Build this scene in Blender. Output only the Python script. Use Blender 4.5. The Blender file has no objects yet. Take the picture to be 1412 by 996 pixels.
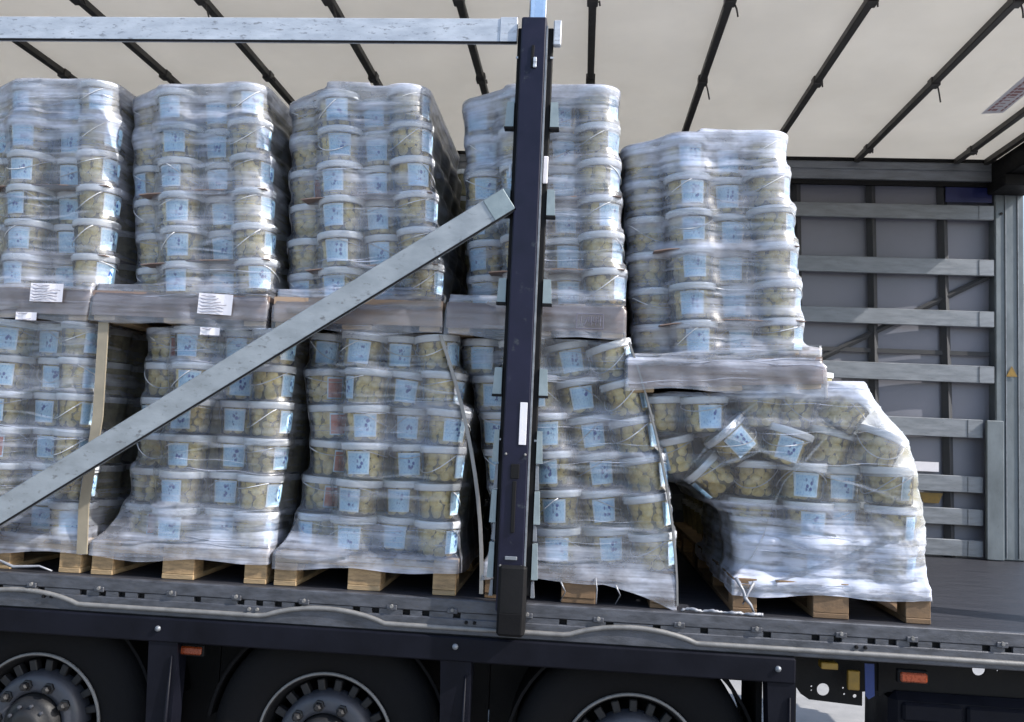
import bpy, bmesh, math, random
import numpy as np
from mathutils import Matrix, Vector, noise
random.seed(7); rng = np.random.RandomState(11)
S = bpy.context.scene
C = S.collection
rad = math.radians

# ------------------------------------------------------------------ camera
cd = bpy.data.cameras.new('camera'); cam = bpy.data.objects.new('camera', cd); C.objects.link(cam)
r_ = Vector((0.99587273, 0.07927447, 0.04419354)); u_ = Vector((-0.03716876, -0.08799908, 0.99542687))
f_ = Vector((-0.08280092, 0.99296109, 0.08468935))
m = Matrix((r_, u_, -f_)).transposed().to_4x4(); m.translation = (0.2617, -3.694, 0.7005)
cam.matrix_world = m
cd.sensor_width = 36; cd.lens = 1191.9 / 1412 * 36; cd.clip_start = .05; cd.clip_end = 2000
S.camera = cam

# ------------------------------------------------------------------ light
SUN = Vector((0.76, -0.22, 0.66)).normalized()          # direction towards the sun
elev = math.asin(SUN.z); az = math.atan2(SUN.x, SUN.y)
w = bpy.data.worlds.new('World'); S.world = w; w.use_nodes = True
nt = w.node_tree; bg = nt.nodes['Background']
sky = nt.nodes.new('ShaderNodeTexSky'); sky.sky_type = 'NISHITA'; sky.sun_disc = False
sky.sun_elevation = elev; sky.sun_rotation = az; sky.air_density = 1.1; sky.dust_density = 1.5
nt.links.new(sky.outputs[0], bg.inputs[0]); bg.inputs[1].default_value = 0.15
sl = bpy.data.lights.new('sun', 'SUN'); sl.energy = 3.6; sl.angle = rad(.5); sl.color = (1, .95, .87)
so = bpy.data.objects.new('sun', sl); C.objects.link(so); so.rotation_euler = SUN.to_track_quat('Z', 'Y').to_euler()
so.location = (8, -3, 9)
S.view_settings.view_transform = 'Standard'; S.view_settings.look = 'None'
S.view_settings.exposure = 1.2; S.view_settings.gamma = 1
S.render.engine = 'CYCLES'
S.cycles.max_bounces = 8; S.cycles.transparent_max_bounces = 24; S.cycles.diffuse_bounces = 4
S.cycles.glossy_bounces = 3; S.cycles.transmission_bounces = 4
S.cycles.sample_clamp_indirect = 6; S.cycles.use_denoising = True
S.cycles.caustics_reflective = False; S.cycles.caustics_refractive = False

# ------------------------------------------------------------------ materials
def newmat(name):
    mt = bpy.data.materials.new(name); mt.use_nodes = True
    n = mt.node_tree.nodes; n.clear(); out = n.new('ShaderNodeOutputMaterial')
    return mt, mt.node_tree, n, mt.node_tree.links, out
def mapped(n, l, scale, coord='Object'):
    tc = n.new('ShaderNodeTexCoord'); mp = n.new('ShaderNodeMapping'); mp.inputs['Scale'].default_value = scale
    l.new(tc.outputs[coord], mp.inputs[0]); return mp
def noise_n(n, l, vec, scale, detail=4, rough=.55):
    t = n.new('ShaderNodeTexNoise'); t.inputs['Scale'].default_value = scale; t.inputs['Detail'].default_value = detail
    t.inputs['Roughness'].default_value = rough; l.new(vec.outputs[0], t.inputs['Vector']); return t
def ramp(n, l, src, stops):
    r = n.new('ShaderNodeValToRGB'); e = r.color_ramp.elements
    while len(e) < len(stops): e.new(.5)
    for el, (p, c) in zip(e, stops):
        el.position = p; el.color = (c if isinstance(c, tuple) else (c, c, c)) + (1,)
    l.new(src, r.inputs[0]); return r
def mat(name, col, rough=.6, metal=0, var=.25, scale=(3, 3, 3), nscale=4, bump=.15, spec=.5, col2=None, wear=None, wearcol=None, bscale=None):
    mt, t, n, l, out = newmat(name)
    p = n.new('ShaderNodeBsdfPrincipled'); l.new(p.outputs[0], out.inputs[0])
    mp = mapped(n, l, scale); nz = noise_n(n, l, mp, nscale, 6, .6)
    c2 = col2 or tuple(max(0, c * (1 - var)) for c in col); c1 = tuple(min(1, c * (1 + var * .6)) for c in col)
    rp = ramp(n, l, nz.outputs[0], [(.3, c2), (.7, c1)])
    colout = rp.outputs[0]
    if wear:
        nz2 = noise_n(n, l, mp, nscale * 3.3, 8, .7)
        wr = ramp(n, l, nz2.outputs[0], [(wear, 0.), (min(1, wear + .08), 1.)])
        mx = n.new('ShaderNodeMixRGB'); l.new(wr.outputs[0], mx.inputs[0]); l.new(colout, mx.inputs[1]); mx.inputs[2].default_value = wearcol + (1,)
        colout = mx.outputs[0]
    l.new(colout, p.inputs['Base Color'])
    rr = ramp(n, l, nz.outputs[0], [(.3, max(0, rough - .12)), (.7, min(1, rough + .12))]); l.new(rr.outputs[0], p.inputs['Roughness'])
    p.inputs['Metallic'].default_value = metal; p.inputs['Specular IOR Level'].default_value = spec
    if bump:
        b = n.new('ShaderNodeBump'); b.inputs['Strength'].default_value = bump; b.inputs['Distance'].default_value = .004
        nb = noise_n(n, l, mp, bscale or nscale * 8, 5, .6); l.new(nb.outputs[0], b.inputs['Height']); l.new(b.outputs[0], p.inputs['Normal'])
    return mt

M = {}
M['alu'] = mat('worn_aluminium', (.40, .43, .48), .45, .3, .22, (1.6, 1, 5), 4, .15, wear=.565, wearcol=(.19, .20, .22))
M['alu_mid'] = mat('weathered_aluminium', (.25, .275, .30), .5, .35, .25, (1.6, 1, 3), 4, .15, wear=.575, wearcol=(.13, .135, .145))
M['alu_post'] = mat('weathered_post_metal', (.11, .13, .148), .5, .3, .3, (2, 2, 1), 5, .12, wear=.6, wearcol=(.08, .09, .10))
M['alu_dull'] = mat('dull_aluminium', (.17, .185, .21), .5, .4, .3, (1, 1, 5), 6, .12, wear=.62, wearcol=(.10, .10, .11))
M['galv'] = mat('galvanised_rail', (.066, .070, .084), .5, .4, .45, (2, 2, 6), 7, .3, wear=.6, wearcol=(.07, .065, .06))
M['bead'] = mat('worn_light_edge', (.15, .148, .148), .5, .2, .25, (2, 2, 2), 9, .2)
M['navy'] = mat('navy_paint', (.007, .0075, .022), .42, 0, .3, (1, 1, 1), 5, .1, wear=.61, wearcol=(.03, .035, .045), spec=.22)
M['skirt'] = mat('dark_chassis_paint', (.0045, .005, .009), .5, 0, .35, (1, 1, 1), 5, .15, wear=.68, wearcol=(.016, .016, .018), spec=.1)
M['black'] = mat('black_rubber', (.005, .005, .006), .8, 0, .3, (1, 1, 1), 12, .3, spec=.12)
M['black_steel'] = mat('black_steel', (.006, .006, .007), .6, 0, .3, (1, 1, 1), 8, .2, spec=.15)
M['tyre'] = mat('tyre_rubber', (.006, .006, .007), .85, 0, .3, (1, 1, 1), 9, .3, spec=.12)
M['rim'] = mat('wheel_paint', (.038, .041, .053), .5, .1, .3, (3, 3, 3), 5, .15, wear=.64, wearcol=(.04, .038, .036))
M['rim_dark'] = mat('wheel_grime', (.011, .011, .013), .55, .3, .4, (3, 3, 3), 6, .2)
M['pocket'] = mat('lath_pocket_zinc', (.20, .245, .265), .5, .3, .2, (2, 2, 2), 9, .15)
M['chrome'] = mat('bright_steel', (.65, .70, .76), .18, .9, .1, (2, 2, 2), 6, .05)
M['floor'] = mat('worn_bed_floor', (.026, .027, .034), .5, 0, .45, (.6, 7, 1), 6, .25, wear=.62, wearcol=(.06, .063, .07), spec=.18)
M['ground'] = mat('pale_concrete_yard', (.23, .228, .232), .85, 0, .18, (1, 1, 1), 6, .6, bscale=180, wear=.64, wearcol=(.28, .27, .26))
M['wood'] = mat('pallet_wood', (.34, .24, .135), .7, 0, .45, (3, 3, 18), 3, .3, wear=.6, wearcol=(.16, .10, .05))
M['wood_dark_shade'] = mat('dark_shaded_pallet_wood', (.14, .085, .045), .75, 0, .45, (5, 5, 12), 3, .35, wear=.64, wearcol=(.07, .045, .03))  # dark brown wood, darkened further to paint in the shade of the hollow
M['wood_end'] = mat('pallet_block_wood', (.30, .20, .105), .75, 0, .55, (5, 5, 22), 3, .5, wear=.6, wearcol=(.11, .07, .04))
M['card'] = mat('cardboard', (.33, .23, .16), .8, 0, .2, (2, 2, 9), 4, .15)
M['card_grey'] = mat('grey_cardboard', (.19, .135, .115), .8, 0, .2, (2, 2, 9), 4, .15)
M['board'] = mat('beige_board', (.23, .20, .15), .7, 0, .18, (3, 3, 3), 4, .15)
M['edge_grey'] = mat('grey_edge_board', (.24, .23, .22), .6, 0, .2, (3, 3, 3), 4, .15)
M['orange'] = mat('orange_lens', (.17, .028, .006), .3, 0, .3, (20, 20, 20), 5, .1)
M['yellow'] = mat('yellow_plastic', (.18, .105, .01), .5, 0, .25, (9, 9, 9), 4, .1)
M['blue'] = mat('blue_webbing', (.012, .028, .12), .7, 0, .2, (20, 20, 20), 9, .2)
M['tape'] = mat('blue_tape', (.005, .009, .06), .4, 0, .15, (4, 4, 4), 4, .1)
M['scrap'] = mat('film_scrap_plastic', (.20, .21, .24), .3, 0, .2, (3, 3, 3), 9, .2)
M['paper'] = mat('white_paper', (.58, .57, .62), .7, 0, .05, (4, 4, 4), 5, .25)
M['ink'] = mat('grey_ink', (.09, .09, .14), .7, 0, .1, (4, 4, 4), 5, 0)
M['red_ink'] = mat('red_ink', (.30, .17, .18), .7, 0, .2, (30, 30, 30), 5, 0)
M['bow'] = mat('roof_bow_steel', (.045, .042, .04), .5, .3, .3, (3, 3, 3), 6, .1)
M['strap'] = mat('curtain_strap', (.030, .032, .038), .8, 0, .2, (9, 9, 9), 6, .1)
M['curtain'] = mat('grey_curtain', (.15, .156, .195), .55, 0, .12, (1, 1, 1), 2.2, .25, bscale=7)
M['wall_blue'] = mat('warehouse_cladding', (.45, .52, .62), .6, 0, .1, (1, 1, 1), 2, .1)

# roof tarpaulin: thin sheet that lets daylight through
mt, t, n, l, out = newmat('translucent_roof_sheet')
d = n.new('ShaderNodeBsdfDiffuse'); tr = n.new('ShaderNodeBsdfTranslucent'); mx = n.new('ShaderNodeMixShader')
mp = mapped(n, l, (1, 1, 1)); nz = noise_n(n, l, mp, 1.3, 5, .6)
rp = ramp(n, l, nz.outputs[0], [(.3, (.68, .66, .62)), (.7, (.75, .73, .69))]); l.new(rp.outputs[0], d.inputs[0])
rp2 = ramp(n, l, nz.outputs[0], [(.3, (.67, .645, .60)), (.7, (.72, .695, .65))]); l.new(rp2.outputs[0], tr.inputs[0])
mx.inputs[0].default_value = .5; l.new(d.outputs[0], mx.inputs[1]); l.new(tr.outputs[0], mx.inputs[2]); l.new(mx.outputs[0], out.inputs[0])
b_ = n.new('ShaderNodeBump'); b_.inputs['Strength'].default_value = .35; b_.inputs['Distance'].default_value = .05
nb_ = noise_n(n, l, mp, 2.2, 3, .5); l.new(nb_.outputs[0], b_.inputs['Height']); l.new(b_.outputs[0], d.inputs['Normal']); l.new(b_.outputs[0], tr.inputs['Normal'])
M['roof'] = mt

# stretch film: layered, streaked, glossy, partly see-through
def film_mat(name, lo, hi, bump=.8):
    mt, t, n, l, out = newmat(name)
    at = n.new('ShaderNodeAttribute'); at.attribute_name = 'layers'
    mp = mapped(n, l, (1.1, 1.1, 24)); nz = noise_n(n, l, mp, 2.0, 5, .5)
    mp2 = mapped(n, l, (4, 4, 7)); nz2 = noise_n(n, l, mp2, 1.6, 4, .6)
    s1 = ramp(n, l, nz.outputs[0], [(.32, lo), (.76, hi)])
    s2 = ramp(n, l, nz2.outputs[0], [(.35, .35), (.7, 1.25)])
    mu = n.new('ShaderNodeMath'); mu.operation = 'MULTIPLY'; l.new(s1.outputs[0], mu.inputs[0]); l.new(s2.outputs[0], mu.inputs[1])
    mu2 = n.new('ShaderNodeMath'); mu2.operation = 'MULTIPLY'; l.new(mu.outputs[0], mu2.inputs[0]); l.new(at.outputs['Fac'], mu2.inputs[1])
    mn = n.new('ShaderNodeMath'); mn.operation = 'MINIMUM'; l.new(mu2.outputs[0], mn.inputs[0]); mn.inputs[1].default_value = .85
    b = n.new('ShaderNodeBump'); b.inputs['Strength'].default_value = bump; b.inputs['Distance'].default_value = .006
    ad = n.new('ShaderNodeMath'); ad.operation = 'ADD'; l.new(nz.outputs[0], ad.inputs[0]); l.new(nz2.outputs[0], ad.inputs[1])
    l.new(ad.outputs[0], b.inputs['Height'])
    di = n.new('ShaderNodeBsdfDiffuse'); di.inputs[0].default_value = (.78, .83, 1.0, 1)
    tl = n.new('ShaderNodeBsdfTranslucent'); tl.inputs[0].default_value = (.78, .83, 1.0, 1)
    for q in (di, tl): l.new(b.outputs[0], q.inputs['Normal'])
    m1 = n.new('ShaderNodeMixShader'); m1.inputs[0].default_value = .42; l.new(di.outputs[0], m1.inputs[1]); l.new(tl.outputs[0], m1.inputs[2])
    tp = n.new('ShaderNodeBsdfTransparent'); tp.inputs[0].default_value = (.97, .975, .985, 1)
    m2 = n.new('ShaderNodeMixShader'); l.new(mn.outputs[0], m2.inputs[0]); l.new(tp.outputs[0], m2.inputs[1]); l.new(m1.outputs[0], m2.inputs[2])
    gl = n.new('ShaderNodeBsdfGlossy'); gl.inputs[0].default_value = (1, 1, 1, 1); gl.inputs['Roughness'].default_value = .33; l.new(b.outputs[0], gl.inputs['Normal'])
    fr = n.new('ShaderNodeFresnel'); fr.inputs['IOR'].default_value = 1.6; l.new(b.outputs[0], fr.inputs['Normal'])
    fm = n.new('ShaderNodeMath'); fm.operation = 'MULTIPLY'; l.new(fr.outputs[0], fm.inputs[0]); fm.inputs[1].default_value = .85; fm.use_clamp = True
    m3 = n.new('ShaderNodeMixShader'); l.new(fm.outputs[0], m3.inputs[0]); l.new(m2.outputs[0], m3.inputs[1]); l.new(gl.outputs[0], m3.inputs[2])
    l.new(m3.outputs[0], out.inputs[0]); return mt
M['film'] = film_mat('stretch_film', .09, .44, .4)
M['fold'] = film_mat('stretch_film_fold', .3, .8, .3)

# clear tub wall
mt, t, n, l, out = newmat('clear_tub_plastic')
tp = n.new('ShaderNodeBsdfTransparent'); tp.inputs[0].default_value = (.985, .985, .975, 1)
di = n.new('ShaderNodeBsdfDiffuse'); di.inputs[0].default_value = (.75, .77, .76, 1)
gl = n.new('ShaderNodeBsdfGlossy'); gl.inputs['Roughness'].default_value = .12
m1 = n.new('ShaderNodeMixShader'); m1.inputs[0].default_value = .05; l.new(tp.outputs[0], m1.inputs[1]); l.new(di.outputs[0], m1.inputs[2])
fr = n.new('ShaderNodeFresnel'); fr.inputs['IOR'].default_value = 1.5
m2 = n.new('ShaderNodeMixShader'); l.new(fr.outputs[0], m2.inputs[0]); l.new(m1.outputs[0], m2.inputs[1]); l.new(gl.outputs[0], m2.inputs[2]); l.new(m2.outputs[0], out.inputs[0])
M['tub'] = mt
M['lid'] = mat('milky_lid_plastic', (.68, .71, .75), .3, 0, .08, (3, 3, 3), 4, .05)
M['handle'] = mat('white_handle_plastic', (.60, .61, .64), .35, 0, .06, (3, 3, 3), 4, .05)
# pale produce: per-lump tint from a vertex-free noise
mt, t, n, l, out = newmat('pale_pickled_produce')
p = n.new('ShaderNodeBsdfPrincipled'); l.new(p.outputs[0], out.inputs[0]); mp = mapped(n, l, (1, 1, 1))
oi = n.new('ShaderNodeObjectInfo')
nz = noise_n(n, l, mp, 28, 5, .6)
rp = ramp(n, l, nz.outputs[0], [(.28, (.62, .46, .13)), (.5, (.92, .76, .31)), (.72, (.97, .89, .52))]); 
hs = n.new('ShaderNodeHueSaturation'); mr = n.new('ShaderNodeMapRange'); mr.inputs[3].default_value = .78; mr.inputs[4].default_value = 1.12
l.new(oi.outputs['Random'], mr.inputs[0]); l.new(mr.outputs[0], hs.inputs['Value']); l.new(rp.outputs[0], hs.inputs['Color'])
l.new(hs.outputs[0], p.inputs['Base Color']); p.inputs['Roughness'].default_value = .45
M['produce'] = mt
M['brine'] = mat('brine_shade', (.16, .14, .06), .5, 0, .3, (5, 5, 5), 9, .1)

# printed label (UV): pale blue paper, darker blue print, white border
def label_mat(name, paper, ink, dark):
    mt, t, n, l, out = newmat(name)
    p = n.new('ShaderNodeBsdfPrincipled'); l.new(p.outputs[0], out.inputs[0]); p.inputs['Roughness'].default_value = .45
    tc = n.new('ShaderNodeTexCoord'); oi = n.new('ShaderNodeObjectInfo')
    va = n.new('ShaderNodeVectorMath'); va.operation = 'SCALE'; cb = n.new('ShaderNodeCombineXYZ')
    for k_ in range(2): l.new(oi.outputs['Random'], cb.inputs[k_])
    l.new(cb.outputs[0], va.inputs[0]); va.inputs['Scale'].default_value = 40
    mp = n.new('ShaderNodeMapping'); mp.inputs['Scale'].default_value = (7, 5, 1); l.new(tc.outputs['UV'], mp.inputs[0])
    vo = n.new('ShaderNodeTexVoronoi'); vo.inputs['Scale'].default_value = 1; l.new(mp.outputs[0], vo.inputs['Vector'])
    mp2 = n.new('ShaderNodeMapping'); mp2.inputs['Scale'].default_value = (17, 9, 1); l.new(tc.outputs['UV'], mp2.inputs[0])
    nz = noise_n(n, l, mp2, 1, 3, .6)
    sx = n.new('ShaderNodeSeparateXYZ'); l.new(tc.outputs['UV'], sx.inputs[0])
    # window for the central figure
    r1 = ramp(n, l, sx.outputs[0], [(.42, 0.), (.5, 1.), (.72, 1.), (.8, 0.)])
    r2 = ramp(n, l, sx.outputs[1], [(.2, 0.), (.3, 1.), (.75, 1.), (.88, 0.)])
    vr = ramp(n, l, vo.outputs['Distance'], [(.38, 1.), (.52, 0.)])
    a = n.new('ShaderNodeMath'); a.operation = 'MULTIPLY'; l.new(r1.outputs[0], a.inputs[0]); l.new(r2.outputs[0], a.inputs[1])
    a2 = n.new('ShaderNodeMath'); a2.operation = 'MULTIPLY'; l.new(a.outputs[0], a2.inputs[0]); l.new(vr.outputs[0], a2.inputs[1])
    l.new(va.outputs[0], mp.inputs['Location']); l.new(va.outputs[0], mp2.inputs['Location'])
    ir = ramp(n, l, nz.outputs[0], [(.48, 0.), (.62, .75)])
    m1 = n.new('ShaderNodeMixRGB'); l.new(ir.outputs[0], m1.inputs[0]); m1.inputs[1].default_value = paper + (1,); m1.inputs[2].default_value = ink + (1,)
    m2 = n.new('ShaderNodeMixRGB'); l.new(a2.outputs[0], m2.inputs[0]); l.new(m1.outputs[0], m2.inputs[1]); m2.inputs[2].default_value = dark + (1,)
    # border
    bx = ramp(n, l, sx.outputs[0], [(0., 1.), (.05, 1.), (.07, 0.), (.93, 0.), (.95, 1.)])
    by = ramp(n, l, sx.outputs[1], [(0., 1.), (.05, 1.), (.07, 0.), (.91, 0.), (.93, 1.)])
    mxm = n.new('ShaderNodeMath'); mxm.operation = 'MAXIMUM'; l.new(bx.outputs[0], mxm.inputs[0]); l.new(by.outputs[0], mxm.inputs[1])
    m3 = n.new('ShaderNodeMixRGB'); l.new(mxm.outputs[0], m3.inputs[0]); l.new(m2.outputs[0], m3.inputs[1]); m3.inputs[2].default_value = (.62, .74, .85, 1)
    l.new(m3.outputs[0], p.inputs['Base Color']); return mt
M['label'] = label_mat('blue_printed_label', (.46, .70, .90), (.22, .44, .72), (.02, .07, .30))
M['label_red'] = label_mat('red_printed_label', (.50, .17, .11), (.38, .10, .06), (.25, .04, .03))

# ------------------------------------------------------------------ mesh helpers
class MB:
    def __init__(s): s.v = []; s.f = []
    def add(s, v, f):
        o = len(s.v); s.v += [tuple(q) for q in v]; s.f += [tuple(i + o for i in q) for q in f]; return s
    def box(s, x0, x1, y0, y1, z0, z1, M4=None):
        v = [Vector(q) for q in [(x0, y0, z0), (x1, y0, z0), (x1, y1, z0), (x0, y1, z0), (x0, y0, z1), (x1, y0, z1), (x1, y1, z1), (x0, y1, z1)]]
        if M4: v = [M4 @ q for q in v]
        return s.add(v, [(0, 3, 2, 1), (4, 5, 6, 7), (0, 1, 5, 4), (1, 2, 6, 5), (2, 3, 7, 6), (3, 0, 4, 7)])
    def cbox(s, x0, x1, y0, y1, z0, z1, c=.006, M4=None):
        """box with chamfered edges along its longest run"""
        bm = bmesh.new(); bmesh.ops.create_cube(bm, size=1)
        for q in bm.verts: q.co = Vector(((x0 + x1) / 2 + q.co.x * (x1 - x0), (y0 + y1) / 2 + q.co.y * (y1 - y0), (z0 + z1) / 2 + q.co.z * (z1 - z0)))
        bmesh.ops.bevel(bm, geom=bm.edges[:], offset=c, segments=1, affect='EDGES')
        if M4: bmesh.ops.transform(bm, matrix=M4, verts=bm.verts)
        bm.verts.index_update(); s.add([q.co[:] for q in bm.verts], [[q.index for q in fc.verts] for fc in bm.faces]); bm.free(); return s
    def lathe(s, prof, n=32, M4=None, axis='z', closed=False):
        v = []; f = []
        for r, h in prof:
            for k in range(n):
                a = 2 * math.pi * k / n
                q = Vector((r * math.cos(a), r * math.sin(a), h)) if axis == 'z' else Vector((r * math.cos(a), h, r * math.sin(a)))
                v.append(M4 @ q if M4 else q)
        for i in range(len(prof) - 1):
            for k in range(n):
                k2 = (k + 1) % n; q = (i * n + k, i * n + k2, (i + 1) * n + k2, (i + 1) * n + k)
                f.append(q if axis == 'z' else q[::-1])
        return s.add(v, f)
    def tube(s, pts, r, n=8, flat=1.):
        pts = [Vector(p) for p in pts]; v = []; f = []
        for i, p in enumerate(pts):
            d = (pts[min(i + 1, len(pts) - 1)] - pts[max(i - 1, 0)]).normalized()
            up = Vector((0, 0, 1)) if abs(d.z) < .9 else Vector((0, 1, 0))
            a = d.cross(up).normalized(); b = a.cross(d)
            rr = r[i] if isinstance(r, (list, tuple)) else r
            for k in range(n):
                t = 2 * math.pi * k / n; v.append(p + a * rr * math.cos(t) * flat + b * rr * math.sin(t))
        for i in range(len(pts) - 1):
            for k in range(n):
                k2 = (k + 1) % n; f.append((i * n + k, i * n + k2, (i + 1) * n + k2, (i + 1) * n + k))
        f.append(tuple(range(n))[::-1]); f.append(tuple((len(pts) - 1) * n + k for k in range(n)))
        return s.add(v, f)
    def mesh(s, name, m, smooth=False):
        me = bpy.data.meshes.new(name); me.from_pydata(s.v, [], s.f)
        if m: me.materials.append(M[m] if isinstance(m, str) else m)
        if smooth: me.polygons.foreach_set('use_smooth', [True] * len(me.polygons))
        me.update(); return me
    def obj(s, name, m, parent=None, smooth=False):
        return put(name, s.mesh(name, m, smooth), parent)
def put(name, me, parent=None, loc=None):
    o = bpy.data.objects.new(name, me); C.objects.link(o)
    if parent: o.parent = parent
    if loc is not None: o.location = loc
    return o
def thing(name, label, cat, loc=(0, 0, 0), group=None):
    o = bpy.data.objects.new(name, None); C.objects.link(o); o.empty_display_size = .05; o.location = loc
    return tag(o, label, cat, group)
def tag(o, label=None, cat=None, group=None, kind=None):
    if label: o['label'] = label
    if cat: o['category'] = cat
    if group: o['group'] = group
    if kind: o['kind'] = kind
    return o

# ------------------------------------------------------------------ setting
GZ = -1.17
g = MB(); 
for i in range(1): g.add([(-400, -400, GZ), (400, -400, GZ), (400, 400, GZ), (-400, 400, GZ)], [(0, 1, 2, 3)])
tag(g.obj('ground', 'ground'), kind='structure')
wh = thing('warehouse', 'distant pale blue metal warehouse seen past the rear corner post', 'building', (19, 34, GZ))
MB().box(-14, 14, 0, 12, 0, 8.6).obj('wall', 'wall_blue', wh)
MB().box(-14.3, 14.3, -.3, 12.3, 8.6, 9.1).obj('roof', 'black_steel', wh)
for k in range(9): MB().box(-12.5 + 3 * k, -11 + 3 * k, -.03, .0, 4.4, 6).obj('window', 'black_steel', wh)

# ------------------------------------------------------------------ trailer
T = thing('curtainsider_trailer', 'dark blue curtainsider truck trailer with its side open and three axles', 'trailer', (0, 0, 0))
XL, XR = -5.6, 3.27
RZ = 2.77
MB().box(XL, XR, .005, 2.5, -.09, 0).obj('floor', 'floor', T)
MB().box(XL, XR, -.06, 2.56, RZ, RZ + .003).obj('roof_sheet', 'roof', T)
# roof bows
B0, BS = .24, .632
for k in range(-9, 5):
    x = B0 + BS * k
    if k == 4: x = 2.815
    b = MB().cbox(x - .019, x + .019, .02, 2.46, RZ - .042, RZ - .004, .004).obj('roof_bow', 'bow', T)
    for yy in (1.11, 2.21, .2):
        h = MB().cbox(x - .026, x + .026, yy - .03, yy + .03, RZ - .052, RZ - .003, .004)
        s1 = random.choice((.5, 1, 1.3)); h.tube([(x + .02, yy, RZ - .045), (x + .032, yy + .01, RZ - .065 * s1), (x + .030 + .01 * s1, yy + .02, RZ - .10 * s1)], .0045, 5)
        h.obj('strap_hook', 'bow', b)
MB().cbox(3.0, 3.035, .02, 2.46, RZ - .045, RZ - .004, .004).obj('roof_bow', 'bow', T)
# side roof rails (near one is above the frame)
MB().cbox(XL, XR, -.04, .03, RZ - .075, RZ - .004, .008).obj('roof_rail', 'alu_dull', T)
for y0, y1, nm in ((2.47, 2.56, 'far'),):
    rr = MB().cbox(XL, XR, y0, y1, RZ - .165, RZ - .026, .008).obj('roof_rail', 'alu_dull', T)
    MB().box(XL, XR, y0 - .012, y0 + .0, RZ - .030, RZ - .006).obj('rail_lip', 'black_steel', rr)
    MB().box(XL, XR, y0 - .010, y0 - .001, RZ - .085, RZ - .075).obj('rail_groove', 'alu_dull', rr)
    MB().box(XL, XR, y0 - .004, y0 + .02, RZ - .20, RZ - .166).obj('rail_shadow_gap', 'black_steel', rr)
# rear portal
P = MB().cbox(3.075, 3.27, 2.46, 2.60, 0.002, RZ - .17, .008).obj('rear_post', 'alu_post', T)
for xx in (3.14, 3.222):
    MB().box(xx, xx + .006, 2.452, 2.462, .02, RZ - .2).obj('post_groove', 'alu_dull', P)
MB().cbox(3.00, 3.115, 2.425, 2.459, .003, .94, .006).obj('post_plate', 'alu_post', P)
MB().lathe([(0, 0), (.010, 0), (.010, .004)], 14, Matrix.Translation((3.115, 2.452, 2.38)), 'y').obj('post_hole', 'black_steel', P)
MB().cbox(3.065, 3.275, -.02, .10, .002, RZ - .17, .008).obj('rear_post', 'alu', T)
MB().cbox(3.05, 3.275, .03, 2.46, RZ - .18, RZ - .03, .008).obj('rear_header', 'black_steel', T)
MB().cbox(3.02, 3.275, 2.2, 2.459, RZ - .26, RZ - .181, .008).obj('corner_gusset', 'black_steel', T)
tri = MB().add([(3.14, 2.449, 1.245), (3.215, 2.449, 1.245), (3.1775, 2.449, 1.318), (3.14, 2.4515, 1.245), (3.215, 2.4515, 1.245), (3.1775, 2.4515, 1.318)],
               [(0, 1, 2), (3, 5, 4), (0, 3, 4, 1), (1, 4, 5, 2), (2, 5, 3, 0)]).obj('warning_triangle', 'yellow', P)
MB().add([(3.163, 2.4475, 1.256), (3.192, 2.4475, 1.256), (3.1775, 2.4475, 1.294), (3.163, 2.449, 1.256), (3.192, 2.449, 1.256), (3.1775, 2.449, 1.294)],
         [(0, 1, 2), (3, 5, 4), (0, 3, 4, 1), (1, 4, 5, 2), (2, 5, 3, 0)]).obj('triangle_print', 'black_steel', tri) if False else None
# front bulkhead
MB().box(XL - .05, XL, 0, 2.5, 0, RZ - .01).obj('front_wall', 'alu_dull', T)
# far curtain with straps, gently billowed
g = MB(); nx, nz_ = 150, 14; vs = []; fs = []
for i in range(nx + 1):
    for j in range(nz_ + 1):
        x = XL + (3.08 - XL) * i / nx; z = -.05 + 2.66 * j / nz_
        vs.append((x, 2.545 + .010 * math.sin(x * 6.2 + 1) + .012 * noise.noise((x * 1.3, z * 1.5, 0)), z))
for i in range(nx):
    for j in range(nz_):
        a = i * (nz_ + 1) + j; fs.append((a, a + nz_ + 1, a + nz_ + 2, a + 1))
cur = g.add(vs, fs).obj('curtain', 'curtain', T, True)
x = 2.25
k = 0
while x > XL:
    MB().tube([(x + .0, 2.522, 2.6), (x + .02, 2.522, 1.9), (x + .035, 2.52, 1.2), (x + .06, 2.522, -.04)], .030, 4, 1.1).obj('curtain_strap', 'strap', cur)
    x -= .52
MB().tube([(2.74, 2.522, 2.6), (2.755, 2.522, 1.9), (2.775, 2.52, 1.2), (2.80, 2.522, -.04)], .032, 4, 1.1).obj('curtain_strap', 'strap', cur)
MB().tube([(3.06, 2.517, 1.95), (2.5, 2.517, 1.65), (1.9, 2.517, 1.32), (1.3, 2.517, .97)], .021, 4, .7).obj('diagonal_band', 'strap', cur)  # dark diagonal band across the curtain
MB().box(XL, 3.06, 2.510, 2.515, 1.385, 1.415).obj('horizontal_strap', 'strap', cur)
MB().box(2.748, 3.06, 2.4705, 2.4775, 2.46, 2.566).obj('blue_tape', 'tape', cur)
MB().box(2.54, 2.72, 2.506, 2.510, .575, .64).obj('white_sticker', 'paper', cur)
MB().add([(2.59, 2.506, .43), (2.75, 2.506, .43), (2.72, 2.506, .36), (2.62, 2.506, .36), (2.59, 2.510, .43), (2.75, 2.510, .43), (2.72, 2.510, .36), (2.62, 2.510, .36)],
         [(0, 3, 2, 1), (4, 5, 6, 7), (0, 1, 5, 4), (1, 2, 6, 5), (2, 3, 7, 6), (3, 0, 4, 7)]).obj('yellow_sticker', 'yellow', cur)
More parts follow.
